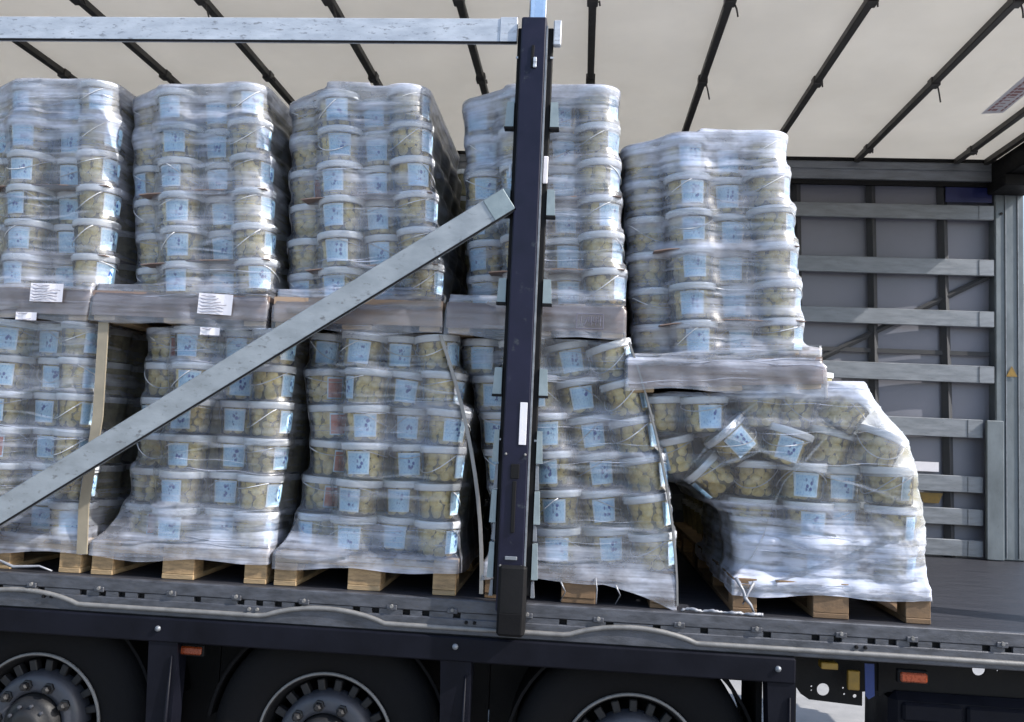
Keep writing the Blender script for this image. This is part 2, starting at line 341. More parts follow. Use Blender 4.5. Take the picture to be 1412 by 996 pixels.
# roof stencil (printed marking on the roof sheet, illegible lettering)
st = MB().add([(2.61, 1.62, RZ - .002), (2.73, 1.60, RZ - .002), (2.71, .9, RZ - .002), (2.59, .92, RZ - .002)], [(0, 1, 2, 3)]).obj('roof_marking', 'paper', T)
q = MB()
for i in range(14):
    y = 1.57 - i * .045; q.box(2.625, 2.64, y - .034, y, RZ - .0035, RZ - .0022)
    q.box(2.645, 2.645 + .045 * random.uniform(.6, 1), y - .034, y - .034 + random.choice((.008, .03)), RZ - .0035, RZ - .0022); q.box(2.70, 2.71, y - .030, y, RZ - .0035, RZ - .0022)
q.obj('marking_print', 'red_ink', st)

# side rave (bed edge)
R = MB()
R.cbox(XL, XR, -.032, .004, -.052, .003, .004)      # upper strip
x = XL; holes = []
rr = random.Random(3)
while x < XR - .3:                                   # slotted row
    x2 = x + rr.choice((.05, .055, .10, .16, .22)); R.box(x, min(x2, XR), -.030, .0, -.074, -.0525); x = x2 + .032
R.cbox(XL, XR, -.034, .004, -.142, -.0745, .004)
rail = R.obj('side_rail', 'galv', T)
MB().box(XL, XR, -.012, .003, -.076, -.05).obj('rail_backing', 'black_steel', rail)
bead_pts = []
bumps = [(-2.14, .26), (-.79, .26), (.50, .26)]
x = XL
while x <= XR:
    z = -.113
    for c, hw in bumps + [(-3.45, .26)]:
        t_ = (x - c) / hw
        if abs(t_) < 1: z += .046 * (1 - t_ * t_) ** .9 * (1 if t_ < 0 else 1)
    bead_pts.append((x, -.036, z + .0006 * math.sin(x * 5))); x += .03
MB().tube(bead_pts, .0105, 8).obj('edge_bead', 'bead', rail, True)
for x in np.arange(XL + .1, XR, .31):
    zz = -.062 + .003 * math.sin(x * 9); jx = x + rr.uniform(-.04, .04)
    MB().cbox(jx - .022, jx + .022, -.040, -.0315, -.056, -.034, .003).obj('lashing_clip', 'galv', rail)
    MB().lathe([(0, -.046), (.007, -.046), (.009, -.034)], 8, Matrix.Translation((jx, 0, -.040)), 'y').obj('bolt', 'bead', rail)
    if rr.random() < .3:
        for dx in (0, .035): MB().lathe([(0, -.045), (.006, -.045), (.008, -.034)], 8, Matrix.Translation((jx + .06 + dx, 0, -.088)), 'y').obj('bolt', 'bead' if rr.random() < .5 else 'black_steel', rail)
# torn film scrap and cord lying on the rail
q = MB(); pts = []
for i in range(40):
    pts.append((.70 + i * .0085, -.012 + .006 * math.sin(i * .7), .008 + .010 * abs(math.sin(i * .31)) * (1 - i / 50) + .003 * rr.random()))
o = q.tube(pts, [.003 + .006 * rr.random() for _ in pts], 5).obj('film_scrap', 'scrap', None, True); tag(o, 'twisted scrap of film lying on the bed edge between the two rightmost loads', 'film scrap')

# skirt beam with stays
MB().cbox(XL, 1.155, -.052, .02, -.246, -.146, .006).obj('skirt_beam', 'skirt', T)
for x, z in ((-1.505, -.19), (-.225, -.185), (1.085, -.19)):
    MB().lathe([(0, -.064), (.010, -.062), (.013, -.053)], 10, Matrix.Translation((x, 0, z)), 'y').obj('skirt_bolt', 'alu_dull', T, True)
for x0, x1 in ((-1.545, -1.415), (-.285, -.155), (1.045, 1.155), (-2.86, -2.73)):
    v = [(x0, -.045, -.2465), (x1, -.045, -.2465), (x1 - .012, -.045, -1.0), (x0 + .03, -.045, -1.0)]
    v += [(a, .05, c) for a, b, c in v]
    s_ = MB().add(v, [(0, 3, 2, 1), (4, 5, 6, 7), (0, 1, 5, 4), (1, 2, 6, 5), (2, 3, 7, 6), (3, 0, 4, 7)]).obj('skirt_stay', 'skirt', T)
    MB().tube([(x1 - .022, -.050, -.30), (x1 - .026, -.060, -.6), (x1 - .03, -.05, -.95)], [.004, .010, .008], 6).obj('stay_edge', 'skirt', s_, True)
# chassis, mudguards
MB().box(XL, .93, .50, .60, -.60, -.093).obj('chassis_beam', 'black_steel', T)
MB().box(XL, XR, 1.9, 2.0, -.55, -.093).obj('chassis_beam', 'black_steel', T)
MB().box(XL, .98, .03, 2.45, -.15, -.095).obj('underfloor', 'black_steel', T)
MB().box(1.0, XR, .30, 2.45, -.135, -.095).obj('underfloor', 'black_steel', T)
MB().box(XL, 1.16, -.028, .03, -.20, -.143).obj('rail_under_lip', 'black_steel', T)
WX = (-2.10, -.79, .52); WZ = GZ + .51
for wx in WX:
    q = MB(); vs = []; fs = []; n_ = 24
    for i in range(n_ + 1):
        a = rad(8) + rad(164) * i / n_
        for rr2, yy in ((.54, .10), (.54, .46), (.527, .10), (.527, .46)): vs.append((wx + rr2 * math.cos(a), yy, min(WZ + rr2 * math.sin(a), -.155)))
    for i in range(n_):
        a = i * 4; b = a + 4
        fs += [(a, a + 1, b + 1, b), (a + 2, b + 2, b + 3, a + 3), (a, b, b + 2, a + 2)]
    q.add(vs, fs).obj('mudguard', 'black', T)
    MB().box(wx - .64, wx + (.40 if wx > 0 else .665), .47, .49, -1.05, -.151).obj('shade_backing', 'black_steel', T)  # added dark wall standing in for the shade behind the wheels
# wheels
def wheel(wx, first=[None]):
    if first[0] is None:
        meshes = {}
        R_, W_ = .51, .36
        tp_ = [(.285, .02), (.30, .0), (.36, -.018), (.44, -.022), (.475, -.010), (.50, .015), (R_, .05), (R_, W_ - .05), (.49, W_), (.30, W_)]
        meshes['tyre'] = MB().lathe(tp_, 64, None, 'y').mesh('tyre', 'tyre', True)
        meshes['rim'] = MB().lathe([(.300, .006), (.298, -.006), (.288, -.008), (.282, .004), (.272, .035), (.262, .075), (.250, .16), (.245, .30)], 64, None, 'y').mesh('rim', 'rim_dark', True)
        meshes['rim_edge'] = MB().lathe([(.301, -.002), (.2995, -.010), (.290, -.0115), (.2885, -.004)], 64, None, 'y').mesh('rim_edge', 'bead', True)
        meshes['wheel_disc'] = MB().lathe([(.214, .075), (.2135, .02), (.207, .0), (.195, -.012), (.18, -.018), (.150, -.020), (.132, -.018), (.128, .0), (.128, .05)], 64, None, 'y').mesh('wheel_disc', 'rim', True)
        sp = MB()
        meshes['web'] = sp.cbox(-.026, .026, -.022, .022, -.0165, .0165, .004).mesh('web', 'rim_dark')
        meshes['hub'] = MB().lathe([(.127, .03), (.125, -.02), (.118, -.045), (.10, -.06), (.075, -.066), (.07, -.085), (.045, -.09), (0, -.09)], 40, None, 'y').mesh('hub', 'rim_dark', True)
        meshes['nut'] = MB().lathe([(.025, .0), (.025, -.010), (.018, -.012), (.018, -.034), (.010, -.042), (0, -.042)], 6, None, 'y').mesh('nut', 'rim_dark')
        meshes['bolt'] = MB().lathe([(.008, 0), (.008, -.012), (0, -.014)], 6, None, 'y').mesh('bolt', 'rim')
        first[0] = meshes
    ms = first[0]
    w_ = bpy.data.objects.new('wheel', None); C.objects.link(w_); w_.parent = T; w_.location = (wx, .085, WZ); w_.rotation_euler = (0, rr.uniform(0, .6), 0)
    for k_ in ('tyre', 'rim', 'rim_edge', 'wheel_disc', 'hub'): put(k_, ms[k_], w_)
    for k in range(20):                        # webs between the hand holes
        a = 2 * math.pi * k / 20; o_ = put('web', ms['web'], w_, (.236 * math.cos(a), .055, .236 * math.sin(a))); o_.rotation_euler = (0, -a, 0)
    for k in range(10):
        a = 2 * math.pi * k / 10
        put('nut', ms['nut'], w_, (.165 * math.cos(a), -.018, .165 * math.sin(a)))
        put('bolt', ms['bolt'], w_, (.088 * math.cos(a + .2), -.062, .088 * math.sin(a + .2)))
for wx in WX: wheel(wx)
for wx in WX: MB().lathe([(0, 0), (.07, 0), (.07, 2.0), (0, 2.0)], 20, Matrix.Translation((wx, .25, WZ)), 'y').obj('axle', 'black_steel', T)
for wx in WX: MB().lathe([(.2, 0), (.49, 0), (.51, .03), (.51, .32), (.2, .33)], 40, Matrix.Translation((wx, 2.05, WZ)), 'y').obj('far_wheel', 'tyre', T)
# marker lamps
for x0, x1, z0, z1, y in ((-1.437, -1.327, -.302, -.268, .0), (1.574, 1.678, -.218, -.180, -.01)):
    mk = MB().cbox(x0, x1, y - .012, y + .02, z0, z1, .006).obj('marker_lamp', 'orange', T)
    MB().cbox(x0 - .008, x1 + .008, y + .0, y + .03, z0 - .008, z1 + .008, .004).obj('lamp_housing', 'black_steel', mk)
# right underframe: bracket plate with holes, tags, blue strap
def plate(name, outline, holes, y0, y1, m, parent):
    bm = bmesh.new()
    loops = []
    def loop(pts):
        vs = [bm.verts.new((a, y0, b)) for a, b in pts]
        es = [bm.edges.new((vs[i], vs[(i + 1) % len(vs)])) for i in range(len(vs))]; return es
    es = loop(outline)
    for (cx, cz, r) in holes: es += loop([(cx + r * math.cos(2 * math.pi * k / 18), cz + r * math.sin(2 * math.pi * k / 18)) for k in range(18)])
    bmesh.ops.triangle_fill(bm, use_beauty=True, edges=es)
    ex = bmesh.ops.extrude_face_region(bm, geom=bm.faces[:])
    for e_ in ex['geom']:
        if isinstance(e_, bmesh.types.BMVert): e_.co.y = y1
    bmesh.ops.recalc_face_normals(bm, faces=bm.faces[:])
    me = bpy.data.meshes.new(name); bm.to_mesh(me); bm.free(); me.materials.append(M[m]); return put(name, me, parent)
pl = plate('bracket_plate', [(1.165, -.14), (1.56, -.14), (1.56, -.30), (1.478, -.31), (1.478, -.368), (1.26, -.356), (1.225, -.335), (1.20, -.30), (1.165, -.30)],
           [(1.318, -.312, .026), (1.27, -.302, .004), (1.27, -.318, .0035), (1.40, -.300, .004), (1.405, -.325, .0045), (1.448, -.33, .008)], .15, .158, 'black_steel', T)
MB().cbox(1.268, 1.335, .0, .05, -.192, -.165, .003).obj('yellow_tag', 'yellow', pl)
MB().cbox(1.392, 1.440, .06, .08, -.283, -.205, .003).obj('yellow_tag', 'yellow', pl)
MB().add([(1.455, .05, -.17), (1.493, .05, -.17), (1.499, .06, -.30), (1.475, .06, -.315), (1.462, .06, -.30), (1.455, .054, -.17), (1.493, .054, -.17), (1.499, .064, -.30), (1.475, .064, -.315), (1.462, .064, -.30)],
         [(0, 4, 3, 2, 1), (5, 6, 7, 8, 9), (0, 1, 6, 5), (1, 2, 7, 6), (2, 3, 8, 7), (3, 4, 9, 8), (4, 0, 5, 9)]).obj('blue_strap', 'blue', T)
plate('rear_bracket', [(1.54, -.14), (3.2, -.14), (3.2, -.29), (2.3, -.29), (1.80, -.30), (1.58, -.30), (1.54, -.32)], [(1.945, -.185, .027), (1.865, -.18, .004), (2.02, -.186, .004)], .14, .15, 'black_steel', T)
tank = MB().cbox(1.575, 3.1, .10, .45, -.80, -.291, .03).obj('storage_box', 'skirt', T)
MB().cbox(1.62, 1.86, .080, .101, -.40, -.325, .01).obj('box_panel', 'skirt', tank); MB().cbox(1.875, 2.3, .080, .101, -.40, -.325, .01).obj('box_panel', 'skirt', tank)
MB().cbox(1.575, 3.1, .06, .104, -.52, -.44, .02).obj('side_guard', 'skirt', tank)
MB().box(1.16, 1.175, .02, .3, -.95, -.14).obj('guard_plate', 'black_steel', T)
# mud flap behind the last wheel, with the daylight gap beside it
MB().box(1.035, 1.06, .12, .45, -.95, -.155).obj('mud_flap', 'black', T)

# centre post (and its twin further left, out of frame, that carries the top lath)
def make_post(x, parent):
    p = MB().cbox(-.060, .048, -.115, -.035, -.02, 2.50, .006).obj('side_post', 'navy', parent); p.location.x = x
    MB().cbox(-.078, .078, -.072, -.036, .04, 2.47, .004).obj('post_flange', 'black_steel', p)
    MB().box(.0485, .055, -.112, -.073, .05, 2.46).obj('lit_post_edge', 'alu_dull', p)  # pale strip that paints the lit line on the right flange
    MB().cbox(-.052, .062, -.135, -.034, -.115, .17, .012).obj('post_foot', 'black_steel', p)
    MB().cbox(-.045, .05, -.140, -.1355, -.105, -.02, .003).obj('foot_cap', 'black', p)
    MB().cbox(-.034, .040, -.055, -.015, 2.50, 2.78, .006).obj('post_head', 'chrome', p)
    MB().box(-.022, -.010, -.068, -.056, 2.50, 2.78).obj('head_edge', 'chrome', p); MB().box(.028, .038, -.070, -.056, 2.50, 2.78).obj('head_edge', 'chrome', p)
    for z0, z1 in ((2.022, 2.132), (1.636, 1.748), (1.258, 1.360), (.868, .980), (.585, .72), (.475, .575), (.335, .470), (.265, .330), (.110, .255), (.035, .10)):
        tall = z0 in (.475, .265, .035)
        for sx in (-1, 1):
            a, b = (sx * .079, sx * (.116 if z0 > .8 else .105 if not tall else .095)); a, b = min(a, b), max(a, b)
            yy = -.085 if not tall else -.075
            tp_ = .006
            v = [(a, yy, z0), (b, yy, z0), (b - (tp_ if sx > 0 else 0), yy, z1), (a + (tp_ if sx < 0 else 0), yy, z1)]; v += [(q0, yy + .035, q2) for q0, q1, q2 in v]
            pk = MB().add(v, [(0, 1, 2, 3), (4, 7, 6, 5), (0, 4, 5, 1), (1, 5, 6, 2), (2, 6, 7, 3), (3, 7, 4, 0)]).obj('lath_pocket', 'pocket' if not tall else 'alu_dull', p)
            MB().box(a - .002, b + .002, yy - .003, yy + .036, z0 - .010, z0 - .0005).obj('pocket_base', 'black_steel', p) if z0 > .8 else None
    lk = MB().cbox(-.012, .0, -.120, -.1155, 2.27, 2.37, .001).obj('lock_slot', 'black_steel', p)
    MB().cbox(-.002, .012, -.126, -.1155, 2.27, 2.315, .002).obj('lock_latch', 'alu', p)
    MB().cbox(.006, .036, -.119, -.1155, .66, .835, .001).obj('post_sticker', 'paper', p)
    MB().cbox(.057, .078, -.082, -.0725, 1.775, 1.895, .003).obj('white_catch', 'paper', p)
    MB().cbox(-.090, -.079, -.082, -.0725, 1.80, 1.86, .003).obj('grey_catch', 'alu', p)
    MB().cbox(-.022, .014, -.119, -.1155, .52, .58, .002).obj('lever_recess', 'black_steel', p)
    MB().cbox(-.012, .004, -.124, -.1155, .30, .51, .002).obj('lever', 'black_steel', p)
    MB().cbox(-.030, .020, -.121, -.1155, .19, .205, .002).obj('lever_lip', 'alu_dull', p)
    for a, b in ((-.045, .62), (.035, .62), (-.048, .165), (.038, .165)): MB().lathe([(0, -.123), (.005, -.121), (.006, -.1155)], 8, Matrix.Translation((a, 0, b)), 'y').obj('bolt', 'bead', p)
    for z in (2.33, .675):
        for a, b in ((-.082, -.072), (.068, .082)): MB().box(a, b, -.0765, -.0725, z, z + .008).obj('rivet', 'alu', p)
    return p
make_post(0, T); make_post(-3.4, T)

# near laths
def lath(name, x0, x1, z0, z1, y0, y1, label, group=None, mt_='alu'):
    L = thing(name, label, 'side lath', ((x0 + x1) / 2, (y0 + y1) / 2, z0), group)
    q = MB().cbox(-(x1 - x0) / 2, (x1 - x0) / 2, -(y1 - y0) / 2, (y1 - y0) / 2, 0, z1 - z0, .004)
    q.obj('lath_body', mt_, L)
    return L
tl = lath('side_lath', -3.32, -.079, 2.393, 2.503, -.092, -.066, 'long worn aluminium lath across the top left, level with the post top')
MB().cbox(1.62 - .075, 1.62, -.017, -.0132, -.004, .114, .002).obj('end_sleeve', 'alu', tl)
MB().box(-1.62, 1.62, -.017, -.0135, -.006, .004).obj('dark_lower_edge', 'black_steel', tl)  # dark strip along the bottom of the lath
s_ = MB().cbox(.0785, .112, -.092, -.06, 2.385, 2.497, .004).obj('lath_stub', 'alu', None); tag(s_, 'short aluminium lath end held at the right of the dark post head', 'side lath')
ang = math.atan2(1.69 - .257, 2.16)
dl = thing('side_lath', 'loose aluminium lath hanging diagonally from the post down to the bed edge', 'side lath', (-.079, -.099, 1.697))
ln = 2.98
Rm = Matrix.Rotation(-ang, 4, 'Y')
q = MB().cbox(-ln, 0, -.012, .012, -.055, .055, .004, Rm); q.obj('lath_body', 'alu_mid', dl)
MB().box(-ln, 0, -.016, -.0125, -.057, -.049, Rm).obj('dark_lower_edge', 'black_steel', dl)  # same dark strip on the loose lath
MB().cbox(-.10, .0, -.016, -.0125, -.052, .052, .002, Rm).obj('end_sleeve', 'pocket', dl)

# far laths
lz = [(2.335, 2.439), (1.940, 2.056), (1.581, 1.693), (1.193, 1.313), (.815, .943), (.443, .556), (.222, .335), (.013, .125)]
names = ['highest', 'second highest', 'third highest', 'fourth highest', 'fourth lowest', 'third lowest', 'second lowest', 'lowest']
for (z0, z1), nm in zip(lz, names):
    xe = 3.07 if z0 > .9 else 2.995
    L = lath('side_lath', XL + .03, xe, z0, z1, 2.468, 2.492, nm + ' grey aluminium lath across the far curtain at the right', 'laths along the far curtain', 'alu_dull')
    MB().cbox((xe - XL - .03) / 2 - .10, (xe - XL - .03) / 2, -.017, -.0125, .002, z1 - z0 - .002, .002).obj('end_cap', 'alu_dull', L)
for xx in (-3.4, 0):
    MB().cbox(xx - .06, xx + .06, 2.4935, 2.5055, .002, RZ - .2, .003).obj('far_post', 'navy', T)

# ------------------------------------------------------------------ tubs
TH = .164
def tub_meshes():
    d = {}
    d['tub_wall'] = MB().lathe([(0, .002), (.080, .002), (.088, .010), (.0985, .140), (.099, .142)], 28).mesh('tub_wall', 'tub', True)
    lid = MB().lathe([(.099, .128), (.1035, .129), (.1045, .136), (.1035, .141), (.1055, .146), (.1055, .156), (.102, .160), (.094, .160), (.091, .154), (0, .154)], 32)
    d['lid'] = lid.mesh('lid', 'lid', True)
    d['handle'] = []
    for dr in (.085, .06, .03):
        pts = []
        for i in range(19):
            a = math.pi * i / 18; zz = .127 - dr * math.sin(a) ** 1.2; rq = .1035 - .0035 * math.sin(a)
            pts.append((rq * math.cos(a), -rq * math.sin(a), zz))
        d['handle'].append(MB().tube(pts, .0022, 5).mesh('handle', 'handle', True))
    for nm, mm in (('label', 'label'), ('label_red', 'label_red')):
        v = []; f = []; uv = []
        A = 31 if nm == 'label' else 24
        for i in range(9):
            a = rad(-90 - A + 2 * A * i / 8)
            for j, z in enumerate((.022, .122)):
                r = .0892 + (z - .01) / .13 * .0105 + .0008
                v.append((r * math.cos(a), r * math.sin(a), z)); uv.append((i / 8, j))
        for i in range(8): f.append((i * 2, i * 2 + 2, i * 2 + 3, i * 2 + 1))
        b = MB().add(v, f); me = b.mesh(nm, mm, True); ul = me.uv_layers.new(name='UVMap')
        for lp in me.loops: ul.data[lp.index].uv = uv[lp.vertex_index]
        d[nm] = me
    ico = bmesh.new(); bmesh.ops.create_icosphere(ico, subdivisions=2, radius=1); ico.verts.index_update()
    iv = [q.co.copy() for q in ico.verts]; jf = [[q.index for q in fc.verts] for fc in ico.faces]; ico.free()
    d['contents'] = []
    for s in range(4):
        rs = random.Random(50 + s); b = MB()
        for lay in range(4):
            R0 = .057 + .0025 * lay; off = rs.random() * 6
            nn = 7
            for k in range(nn):
                a = off + 2 * math.pi * k / nn + rs.uniform(-.1, .1); rsz = rs.uniform(.024, .032)
                c = Vector(((R0 - rs.uniform(0, .004)) * math.cos(a), (R0 - rs.uniform(0, .004)) * math.sin(a), .028 + .030 * lay + rs.uniform(-.006, .006)))
                sc = Vector((rs.uniform(.85, 1.1), rs.uniform(.85, 1.1), rs.uniform(.75, 1.0))) * rsz
                E_ = Matrix.Rotation(rs.uniform(0, 6), 3, Vector((rs.random(), rs.random(), rs.random())).normalized())
                v = []
                for p in iv:
                    dd = 1 + .10 * noise.noise(p * 1.6 + Vector((s * 3, k, lay)))
                    v.append(c + E_ @ Vector((p.x * sc.x * dd, p.y * sc.y * dd, p.z * sc.z * dd)))
                # keep inside the wall
                v = [Vector((p.x * min(1, .0865 / max(1e-6, math.hypot(p.x, p.y))), p.y * min(1, .0865 / max(1e-6, math.hypot(p.x, p.y))), max(.006, p.z))) for p in v]
                b.add(v, jf)
        me = b.mesh('contents', 'produce', True); n0 = len(me.polygons)
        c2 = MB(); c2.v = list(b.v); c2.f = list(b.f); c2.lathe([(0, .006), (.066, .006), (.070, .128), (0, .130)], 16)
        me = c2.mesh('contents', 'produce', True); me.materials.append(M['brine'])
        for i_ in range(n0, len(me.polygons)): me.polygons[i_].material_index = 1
        d['contents'].append(me)
    return d
TM = tub_meshes()
tub_count = [0]
def tub(Mx, label, lab_rot=0., handle_rot=0., red=False, has_label=True, full=True):
    t_ = thing('plastic_tub', label, 'tub', group='clear tubs of pale produce stacked on the pallets')
    t_.matrix_world = Mx
    put('tub_wall', TM['tub_wall'], t_)
    put('lid', TM['lid'], t_)
    h = put('handle', random.choice(TM['handle']), t_); h.rotation_euler = (0, 0, handle_rot + (math.pi if random.random() < .3 else random.uniform(-.3, .3)))
    c = put('contents', random.choice(TM['contents']), t_); c.rotation_euler = (0, 0, random.uniform(0, 6.28)); c['kind'] = 'stuff'
    if has_label:
        lb = put('label', TM['label_red' if red else 'label'], t_); lb.rotation_euler = (0, 0, lab_rot)
        if red: lb['label'] = 'red printed label'
    tub_count[0] += 1
    return t_
# light version for the many tubs behind the front ones, merged in one mesh
lw = MB().lathe([(0, .0), (.087, .004), (.098, .130), (.105, .130), (.105, .158), (0, .158)], 14)
hid_v, hid_f, hid_m = [], [], []
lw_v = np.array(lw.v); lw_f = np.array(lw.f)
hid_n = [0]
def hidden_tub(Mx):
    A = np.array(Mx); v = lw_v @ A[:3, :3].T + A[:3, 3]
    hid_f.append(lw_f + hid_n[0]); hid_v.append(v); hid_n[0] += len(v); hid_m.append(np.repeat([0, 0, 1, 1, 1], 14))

# ------------------------------------------------------------------ pallets
def pm(name, x, y, z, m): return MB().cbox(-x / 2, x / 2, -y / 2, y / 2, 0, z, .0025).mesh(name, m)
PB = {'top': pm('board', .1, 1.2, .022, 'wood'), 'wide': pm('board', .145, 1.2, .022, 'wood'), 'cross': pm('board', .8, .145, .022, 'wood'), 'cross_n': pm('board', .8, .1, .022, 'wood'),
      'block': pm('block', .1, .1, .078, 'wood_end'), 'blockm': pm('block', .145, .1, .078, 'wood_end')}
PO = {k: (lambda c: (c.materials.clear(), c.materials.append(M['wood_dark_shade']), c)[2])(m_.copy()) for k, m_ in PB.items()}
def pallet(Mx, label, PB=PB):
    p = thing('pallet', label, 'pallet', group='wooden pallets under the tub loads'); p.matrix_world = Mx
    for x, k in ((-.35, 'top'), (-.175, 'top'), (0, 'wide'), (.175, 'top'), (.35, 'top')): put('board', PB[k], p, (x, .6, .122))
    for y, k in ((.05, 'cross_n'), (.6, 'cross'), (1.15, 'cross_n')): put('board', PB[k], p, (0, y, .1))
    for x, k in ((-.35, 'top'), (0, 'wide'), (.35, 'top')): put('board', PB[k], p, (x, .6, 0))
    for x, k in ((-.35, 'block'), (0, 'blockm'), (.35, 'block')):
        for y in (.05, .6, 1.15): put('block', PB[k], p, (x, y + random.uniform(-.004, .004), .022))
    return p
def tray(Mx, label, m='card_grey', h=.112):
    q = MB()
    q.box(-.405, .405, .0, .004, 0, h); q.box(-.409, -.405, .0, 1.2, 0, h); q.box(.405, .409, .0, 1.2, 0, h); q.box(-.405, .405, 1.2, 1.204, 0, h)
    q.box(-.405, .405, .004, 1.2, h - .004, h)
    o = q.obj('cardboard_tray', m); o.matrix_world = Mx; return tag(o, label, 'cardboard tray', 'cardboard trays between lower and upper loads')

# ------------------------------------------------------------------ stretch film round one load
def hull(pts):
    pts = sorted(map(tuple, pts)); 
    def half(p):
        h = []
        for q in p:
            while len(h) >= 2 and (h[-1][0] - h[-2][0]) * (q[1] - h[-2][1]) - (h[-1][1] - h[-2][1]) * (q[0] - h[-2][0]) <= 0: h.pop()
            h.append(q)
        return h[:-1]
    return np.array(half(pts) + half(pts[::-1]))
CIRC = np.array([[math.cos(a), math.sin(a)] for a in np.linspace(0, 2 * math.pi, 20, endpoint=False)])
def film(mats, rects, z0, z1, label, front=.012, cap=True, dz=.013, seed=0, dens=1., slack=0, layf=None, tray_z=None, flare=0, hang=0, name='film_wrap'):
    """mats: tub matrices; rects: (matrix, w, d, h) boxes also held by the film"""
    rs = np.random.RandomState(seed)
    P3 = []; AM = [np.array(q) for q in mats]
    for Mx in mats:
        A = np.array(Mx)
        for h, r in ((.0, .089), (.04, .0915), (.08, .094), (.12, .098), (.15, .1065), (.16, .1065)):
            loc = np.column_stack([CIRC * r, np.full(len(CIRC), h)]); P3.append(loc @ A[:3, :3].T + A[:3, 3])
    for Mx, w_, d_, h_ in rects:
        A = np.array(Mx)
        for h in np.linspace(0, h_, 5):
            loc = np.array([(-w_ / 2, 0, h), (w_ / 2, 0, h), (w_ / 2, d_, h), (-w_ / 2, d_, h), (0, -.002, h)]); P3.append(loc @ A[:3, :3].T + A[:3, 3])
    P3 = np.vstack(P3)
    zs = np.arange(z0, z1 + 1e-6, dz)
    # directions: even spacing on a rounded rectangle round the load
    per = []
    for x in np.arange(-.4, .4, front): per.append((x, -.6))
    for y in np.arange(-.6, .6, .03): per.append((.4, y))
    for x in np.arange(.4, -.4, -.05): per.append((x, .6))
    for y in np.arange(.6, -.6, -.03): per.append((-.4, y))
    per = np.array(per); th = np.arctan2(per[:, 1], per[:, 0]); dirs = np.column_stack([np.cos(th), np.sin(th)])
    # centre line of the load
    cz = []; 
    for z in zs:
        s = P3[np.abs(P3[:, 2] - z) < .10]
        cz.append(((s[:, 0].min() + s[:, 0].max()) / 2, (s[:, 1].min() + s[:, 1].max()) / 2) if len(s) else (np.nan, np.nan))
    cz = np.array(cz)
    for c in range(2):
        ok = ~np.isnan(cz[:, c]); cz[:, c] = np.interp(zs, zs[ok], cz[ok, c])
        cz[:, c] = np.convolve(np.pad(cz[:, c], 8, 'edge'), np.ones(17) / 17, 'valid')
    Rr = np.full((len(zs), len(th)), np.nan)
    for i, z in enumerate(zs):
        s = P3[np.abs(P3[:, 2] - z) < .022]
        if len(s) < 12: continue
        h = hull(s[:, :2] - cz[i]); a = h; b = np.roll(h, -1, axis=0); e = b - a
        den = dirs[:, 0][:, None] * e[:, 1][None] - dirs[:, 1][:, None] * e[:, 0][None]
        with np.errstate(all='ignore'):
            t = (a[:, 0] * e[:, 1] - a[:, 1] * e[:, 0])[None] / den
            u = (a[:, 0][None] * dirs[:, 1][:, None] - a[:, 1][None] * dirs[:, 0][:, None]) / den
        t = np.where((u >= -1e-6) & (u <= 1 + 1e-6) & (t > 0), t, -1); hr_ = t.max(1)
        un = np.zeros(len(th))
        for A in AM:
            h_ = (z - A[2, 3]) / max(.3, A[2, 2])
            if -.004 < h_ < .166:
                c_ = A[:2, 3] + A[:2, 2] * h_ - cz[i]; r_t = (.089 + .012 * h_ / .16) if h_ < .128 else .106
                bq = dirs @ c_; dd = r_t ** 2 - (c_ @ c_ - bq ** 2); un = np.maximum(un, np.where(dd > 0, bq + np.sqrt(np.maximum(dd, 0)), 0))
        un = np.where(un < hr_ - .16, hr_ - .16, un)
        un = np.convolve(np.concatenate([un[-2:], un, un[:2]]), np.array([1, 2, 3, 2, 1]) / 9., 'valid')
        has = any(-.004 < (z - A[2, 3]) / max(.3, A[2, 2]) < .166 for A in AM)
        Rr[i] = hr_ - ((.15 if z < z1 - .12 or not cap else .03) * np.maximum(0, hr_ - un) if has else 0)
    for j in range(len(th)):
        c = Rr[:, j]; ok = ~np.isnan(c) & (c > 0); Rr[:, j] = np.interp(zs, zs[ok], c[ok])
    # tension: smooth but never cut deeply inside
    k = np.array([1, 2, 3, 2, 1.]); k /= k.sum()
    sm = np.array([np.convolve(np.pad(Rr[:, j], 2, 'edge'), k, 'valid') for j in range(len(th))]).T
    Rr = np.maximum(sm, Rr - .002) + .003
    if slack:
        Pd = np.pad(Rr, ((slack, slack), (0, 0)), 'edge'); mxr = np.max([Pd[i:i + len(zs)] for i in range(2 * slack + 1)], axis=0)
        kk = np.hanning(4 * slack + 5)[1:-1]; kk /= kk.sum(); hw = len(kk) // 2
        mxr = np.array([np.convolve(np.pad(mxr[:, j], hw, 'edge'), kk, 'valid') for j in range(len(th))]).T
        mw = (.12 + .85 * np.clip(dirs[:, 0] * 1.6, 0, 1))[None]; Rr = Rr * (1 - mw) + mxr * mw
    if flare:
        i0 = int((.125 - z0) / dz); tt = np.clip((flare - zs) / (flare - .125), 0, 1)[:, None] ** 1.3
        Rr = np.where(zs[:, None] < flare, Rr * (1 - tt) + np.maximum(Rr, Rr[i0][None]) * tt, Rr)
    # wrinkles: long nearly level ridges that slope a little, plus puckers at the lower hem
    per_len = np.concatenate([[0], np.cumsum(np.hypot(*np.diff(per, axis=0).T))])
    U, Z = np.meshgrid(per_len, zs); W = np.zeros_like(U)
    for q in range(22):
        kz = rs.uniform(60, 240); ku = rs.uniform(-5, 5); ph = rs.uniform(0, 6.3)
        env = .5 + .5 * np.sin(U * rs.uniform(1.5, 6) + Z * rs.uniform(-6, 6) + rs.uniform(0, 6))
        W += (1 - np.abs(np.sin(kz * Z + ku * U + ph + .6 * np.sin(U * 5 + q)))) ** 3 * env * rs.uniform(.0002, .0009)
